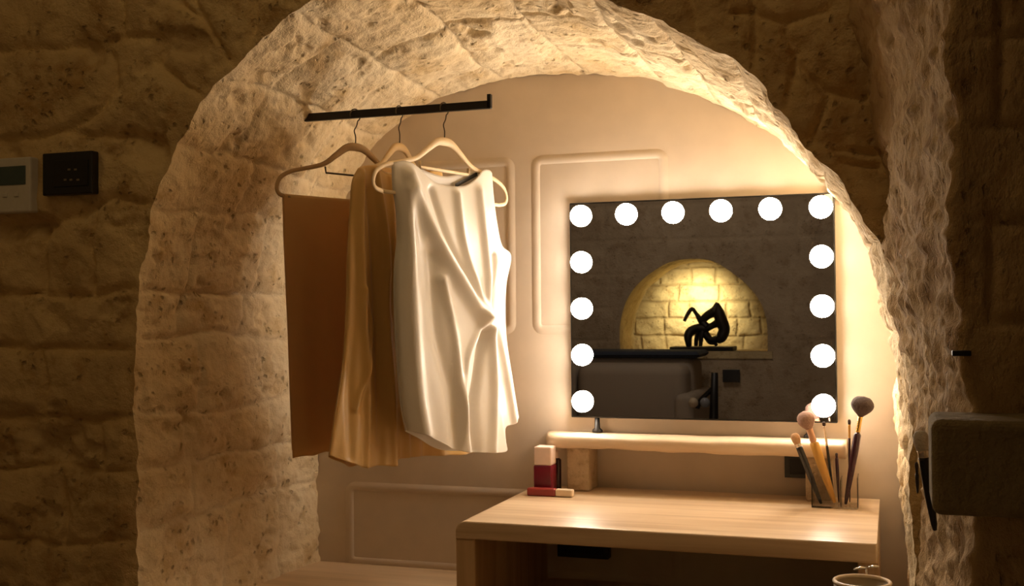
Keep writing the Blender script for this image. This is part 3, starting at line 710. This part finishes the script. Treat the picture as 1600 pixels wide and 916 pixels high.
# (tip px, tip Y, tail px-like target inside the holder)
def inb(fx, fy, z=.006): return (ox0+(ox1-ox0)*fx, oy0+(oy1-oy0)*fy, ZD+z)
brush('black-handled brush with small tan bristles leaning furthest left in the clear holder', atY(1240, 677, -.165), inb(.20, .25), .010, .024, .008, .0075, (M['handle_black'], M['ferrule_silver'], M['br_tan']), .75)
brush('brush with big mauve powder head and yellow handle leaning left in the clear holder', atY(1255, 643, -.15), inb(.48, .55), .0195, .040, .030, .0105, (M['handle_yellow'], M['handle_rose'], M['br_mauve']), .38)
brush('thin silver brush with tiny dark tip in front of the lowest right bulb', atY(1287, 659, -.13), inb(.46, .80), .004, .010, .045, .003, (M['handle_black'], M['ferrule_silver'], M['br_dark']), .7)
brush('short dark red pencil brush standing low in the middle of the clear holder', atY(1307, 708, -.13), inb(.57, .60), .003, .006, .004, .0038, (M['handle_plum'], M['handle_plum'], M['br_dark']), .9)
brush('brush with the largest round dark head, gold ferrule and plum handle', atY(1350, 619, -.14), inb(.72, .35), .0245, .045, .036, .0082, (M['handle_plum'], M['ferrule_gold'], M['br_dark']), .20)
brush('slim dark-tipped brush half hidden behind the large dark powder brush', atY(1327, 655, -.12), inb(.80, .75), .0035, .012, .030, .0028, (M['handle_plum'], M['handle_yellow'], M['br_dark']), .8)

# socket plates
def plate(name, label, x0, x1, z0, z1, y, mat=None, cat='socket', d=-.008):
    t_ = thing(name, label, cat, ((x0+x1)/2, y, z0))
    bm = NB(); box(bm, x0, x1, y+min(d, 0), y+max(d, 0), z0, z1, .0015); t_2 = part('cover_plate', bm, mat or M['black'], t_)
    return t_2
s0 = atY(1226, 709, 0); s1 = atY(1262, 747, 0)
t_ = plate('wall_socket', 'black wall socket plate under the riser shelf at its right', s0[0], s0[0]+.085, s1[2], s0[2]-.002, -.0005)
bm = NB(); box(bm, s0[0]+.012, s0[0]+.073, -.010, -.0085, s1[2]+.008, s0[2]-.010, .001); part('socket_insert', bm, M['black_metal'], t_)
s0 = atY(876, 850, 0); s1 = atY(955, 871, 0)
t_ = plate('power_strip', 'black power box on the wall under the desktop', s0[0], s1[0], s1[2], s1[2]+.055, -.0005, d=-.03)
bm = NB(); box(bm, s0[0]+.01, s1[0]-.01, -.0325, -.0300, s1[2]+.01, s1[2]+.045, .001); part('socket_face', bm, M['black_metal'], t_)

# cup on the sill front
cxp = atY(1347, 905, -.625); rc = (atY(1394, 908, -.625)[0]-atY(1301, 908, -.625)[0])/2; zt = atY(1347, 897, -.625+rc)[2]
M['cup'] = simple('stoneware_cup', (.36, .28, .17), .45); M['rim'] = simple('cup_rim', (.72, .58, .42), .35)
t_ = thing('storage_jar', 'round jar with thick pale rim on the sill before the desk right corner', 'jar', (cxp[0], -.625, ZS+.0003))
hc = zt-ZS; bm = NB(); lathe(bm, (cxp[0], -.625, ZS+.0003), [(0, 0), (rc*.82, 0), (rc*.9, .01), (rc*.97, hc-.004), (rc*.90, hc-.004), (rc*.84, .012), (0, .010)], 48); part('jar_body', bm, M['cup'], t_, True)
bm = NB(); tube(bm, [(cxp[0]+rc*.94*math.cos(q), -.625+rc*.94*math.sin(q), zt-.003) for q in np.linspace(0, 2*math.pi, 48, endpoint=False)], .0036, 10, closed=True); part('rim', bm, M['rim'], t_, True, label='pale thick rim')
bm = NB(); yc = -.625+rc; xc = cxp[0]+.006
tube(bm, [(xc, yc, zt-.018), (xc, yc+.003, zt+.010)], .0018, 8)
for sg, dz in ((-1, -.004), (1, .004)):
    tube(bm, [(xc, yc+.003, zt+.011), (xc+sg*.010, yc-.002, zt+.013+dz*.4), (xc+sg*.022, yc-.004, zt+.012+dz)], [.0025, .0045, .002], 10, flat=((0, 0, 1), .6))
part('clasp', bm, M['chrome'], t_, True, label='chrome winged clasp')

# ================================================================== THINGS ON THE FRONT WALL
yw = YF-.020
ta = atY(-28, 249, yw); tb = atY(55, 332, yw)
t_ = thing('thermostat', 'pale grey wall thermostat with dark display at the left edge', 'thermostat', ((ta[0]+tb[0])/2, yw, tb[2]))
bm = NB(); box(bm, ta[0], tb[0], yw-.014, yw+.012, tb[2], ta[2]-.003, .004); t_ = part('housing', bm, M['white_plastic'], t_)
la = atY(-14, 262, yw-.014); lb = atY(40, 288, yw-.014)
bm = NB(); box(bm, la[0], lb[0], yw-.0155, yw-.0135, lb[2], la[2], .0005); part('display', bm, M['lcd'], t_)
for i in range(3):
    bx = atY(-6+i*18, 300, yw)[0]
    bm = NB(); box(bm, bx, bx+.012, yw-.016, yw-.0135, atY(20, 309, yw)[2], atY(20, 303, yw)[2], .0008); part('button', bm, M['white_plastic'], t_)
ta = atY(71, 241, yw); tb = atY(149, 303, yw)
t_ = thing('switch_panel', 'black wall control panel beside the thermostat', 'switch', ((ta[0]+tb[0])/2, yw, tb[2]))
bm = NB(); box(bm, ta[0], tb[0], yw-.010, yw+.012, tb[2], ta[2], .003); part('cover_plate', bm, M['black'], t_)
la = atY(84, 252, yw-.01); lb = atY(138, 290, yw-.01)
bm = NB(); box(bm, la[0], lb[0], yw-.012, yw-.0095, lb[2], la[2], .001); t_ = part('key_field', bm, M['black_metal'], t_)
M['key_mark'] = simple('key_mark', (.20, .15, .10), .5)
for r_i, (yy, xsx) in enumerate(((265, (108, 118)), (281, (102, 111, 122)))):
    for xx in xsx:
        p = atY(xx, yy, yw-.012); bm = NB(); box(bm, p[0]-.0035, p[0]+.0035, yw-.0128, yw-.0118, p[2]-.002, p[2]+.002); part('key_mark', bm, M['key_mark'], t_)

# grey block on the near wall, slot, hanging brush
ya = YN-.11
b0 = atY(1450, 656, ya); b1 = atY(1450, 806, ya); b2 = atY(1700, 656, ya)
M['slab'] = stone('grey_slab', (.25, .185, .085), (.29, .22, .11), (.21, .155, .07), (.2, .15, .1), pit=.1, sc=.7)
bm = NB(); box(bm, b0[0]+.003, b2[0], ya, YN+.004, b1[2], b0[2], .010, 4); 
o = obj('wall_box', bm, M['slab'], smooth=False, loc=((b0[0]+b2[0])/2, YN, b1[2])); tag(o, 'smooth stone-coloured box jutting from the near wall at the right edge', 'wall box')
p = atY(1502, 552, YN-.02)
bm = NB(); box(bm, p[0]-.010, p[0]+.010, YN-.030, YN-.010, p[2]-.003, p[2]+.003, .001); o = obj('wall_peg', bm, M['black_metal'], loc=(p[0], YN, p[2])); tag(o, 'small dark flat peg in the near wall above the stone-coloured box', 'peg')
yb_ = -1.16
tp = atY(1437, 672, yb_); tl = atY(1461, 830, yb_)
brush('black-handled white-bristled brush hanging on the rough stone jamb beside the box', np.array([tp[0], yb_, tp[2]]), np.array([tl[0], yb_, tl[2]]), .010, .026, .010, .0072, (M['handle_black'], M['ferrule_silver'], M['br_white']), .75, grp=None)
tp = atY(1432, 722, -1.10); tl = atY(1434, 772, -1.10)
brush('thin short dark brush on the jamb behind the white-bristled brush', tp, tl, .0024, .010, .006, .0026, (M['handle_black'], M['handle_black'], M['br_dark']), .8, grp=None)

# ================================================================== WHAT THE MIRROR SHOWS
M['bronze'] = simple('dark_bronze', (.012, .009, .006), .5, .4); M['sofa'] = simple('taupe_fabric', (.36, .30, .23), .9, bump=.3, bscale=200); M['navy'] = simple('navy_fabric', (.03, .04, .06), .9)
YSc = YO-.16
def sp(cx_, cy_): p = seen(940+cx_/3.271, 380+cy_/3.271, -YSc-.06); return np.array([p[0], YSc, p[2]])
t_ = thing('plinth_slab', 'flat dark slab under the sculpture in the opposite niche', 'slab', (sp(520, 545)[0], YSc, bz))
a = sp(355, 530); b = sp(675, 550); bm = NB(); box(bm, a[0], b[0], YSc-.12, YSc+.12, bz+.0005, bz+.028, .004); part('slab', bm, M['bronze'], t_)
bpy.data.objects.remove(t_); o = bpy.data.objects['slab']; o.name = 'plinth_slab'; o.parent = None; 
tag(o, 'flat dark slab under the sculpture in the opposite niche, seen in the mirror', 'slab')
o.data.transform(Matrix.Translation(Vector((sp(520, 545)[0], YSc, bz)))); 
dz = bz+.028-sp(500, 528)[2]
bm = NB()
def limb(pts, rad):
    c = [sp(x, y)+np.array([0, yo, dz]) for x, y, yo in pts]; c = [tuple(q) for q in catmull(c, 5)]
    rr = np.interp(np.linspace(0, 1, len(c)), np.linspace(0, 1, len(rad)), rad)*1.18; tube(bm, c, [float(q) for q in rr], 10)
limb([(418, 398, .03), (440, 355, .03), (458, 335, .02), (478, 360, .01), (500, 395, 0), (530, 430, 0)], [.010, .013, .012, .012, .02, .03])
limb([(446, 528, .05), (440, 480, .05), (452, 450, .03), (490, 435, 0), (530, 440, 0)], [.016, .026, .028, .030, .030])
limb([(470, 526, -.04), (476, 480, -.03), (500, 440, 0)], [.012, .015, .024])
limb([(500, 526, .02), (505, 480, .02), (515, 440, 0)], [.012, .015, .024])
limb([(500, 400, 0), (535, 368, 0), (570, 345, 0), (582, 300, 0)], [.022, .026, .030, .006])
limb([(585, 305, -.01), (592, 350, 0), (604, 395, 0), (620, 440, 0), (606, 480, .01), (582, 496, .02)], [.008, .034, .040, .036, .034, .022])
limb([(520, 440, 0), (560, 420, 0), (600, 400, 0)], [.022, .020, .03])
limb([(520, 460, 0), (550, 492, 0), (585, 490, 0)], [.026, .020, .025])
limb([(520, 470, -.04), (540, 505, -.05), (565, 512, -.06), (575, 526, -.06)], [.02, .016, .012, .010])
limb([(600, 470, .01), (630, 445, .02), (612, 405, .01)], [.016, .010, .014])
limb([(575, 350, 0), (560, 335, .02), (548, 352, .02)], [.012, .008, .004])
limb([(445, 455, .03), (428, 470, .05), (436, 500, .06)], [.016, .012, .005])
c = sp(520, 528)
o = obj('bronze_sculpture', bm, M['bronze'], smooth=True, loc=(float(c[0]), YSc, bz+.0282)); tag(o, 'dark twisted abstract sculpture on a slab in the lit opposite niche', 'sculpture')
# sofa
YS = -4.35
L_ = -YS-.06
xr = seen(1078, 600, L_)[0]; zt = seen(1000, 571, L_)[2]; znv = seen(1000, 552, L_)[2]
t_ = thing('sofa', 'taupe upholstered sofa back seen in the mirror below the opposite niche', 'sofa', (xr-.95, YS-.4, 0))
bm = NB(); box(bm, xr-1.52, xr-.02, YS-.74, YS+.06, .12, .40, .03, 3); part('base', bm, M['sofa'], t_, True)
bm = NB(); box(bm, xr-1.50, xr-.04, YS-.70, YS-.30, .30, zt+.03, .06, 4); part('backrest', bm, M['sofa'], t_, True)
for k in range(2):
    x0 = xr-.04-.72*(k+1); bm = NB(); box(bm, x0, x0+.71, YS-.33, YS-.04, .40, zt, .07, 5); part('back_cushion', bm, M['sofa'], t_, True)
for x0 in (xr-1.62, xr-.10):
    bm = NB(); box(bm, x0, x0+.12, YS-.74, YS+.08, .12, zt-.18, .04, 4); part('armrest', bm, M['sofa'], t_, True)
for dx in (-1.54, -.06):
    for dy in (-.68, 0):
        bm = NB(); lathe(bm, (xr+dx, YS+dy, 0), [(0, 0), (.015, 0), (.024, .12), (0, .12)], 16); part('leg', bm, M['black_metal'], t_, True)
bm = NB(); box(bm, xr-1.45, xr+.0, YS-.72, YS-.28, zt+.031, znv, .03, 4)
for v in bm.verts: v.co.z += .01*float(vnoise(np.array(v.co)*6, 2)) if v.co.z > zt+.04 else 0
o = obj('blanket', bm, M['navy'], smooth=True, loc=(xr-.8, YS-.5, zt+.031)); tag(o, 'folded navy blanket along the top of the sofa seen in the mirror', 'blanket')
# socket plate on the opposite wall
a = oppo(1128, 578); b = oppo(1155, 598)
plate('wall_socket', 'dark socket plate on the stone wall right of the sofa, seen in the mirror', a[0], b[0], b[1], a[1], YO+.022, d=.012)
# dark stand with two globes
YL = -4.0; L_ = -YL-.06
def sl(cx_, cy_, dy=0): p = seen(940+cx_/3.271, 380+cy_/3.271, L_); return (float(p[0]), YL+dy, float(p[2]))
base_x = sl(560, 800)[0]
t_ = thing('globe_lamp', 'dark bracketed floor lamp with two small globes seen in the mirror', 'lamp', (base_x, YL, 0))
bm = NB(); lathe(bm, (base_x, YL, 0), [(0, 0), (.13, 0), (.13, .015), (.03, .03), (0, .03)], 32); part('base', bm, M['black_metal'], t_, True)
a = sl(570, 665); bm = NB(); tube(bm, [(base_x, YL, .02), (base_x, YL, .45), a], [.022, .030, .020], 12); part('pole', bm, M['black_metal'], t_, True)
bm = NB(); tube(bm, [tuple(q) for q in catmull([sl(575, 730), sl(540, 765), sl(495, 810), sl(480, 850)], 5)], [.014]*16, 10); part('arm', bm, M['black_metal'], t_, True)
M['globe'] = simple('globe_glass', (.55, .45, .32), .2); M['globe_blue'] = simple('globe_grey', (.25, .27, .30), .15)
for (cx_, cy_, mt) in ((464, 818, 'globe'), (524, 818, 'globe_blue')):
    c = sl(cx_, cy_, .03); bm = NB(); bmesh.ops.create_uvsphere(bm, u_segments=24, v_segments=14, radius=.030); bmesh.ops.translate(bm, verts=bm.verts, vec=c); part('globe', bm, M[mt], t_, True)
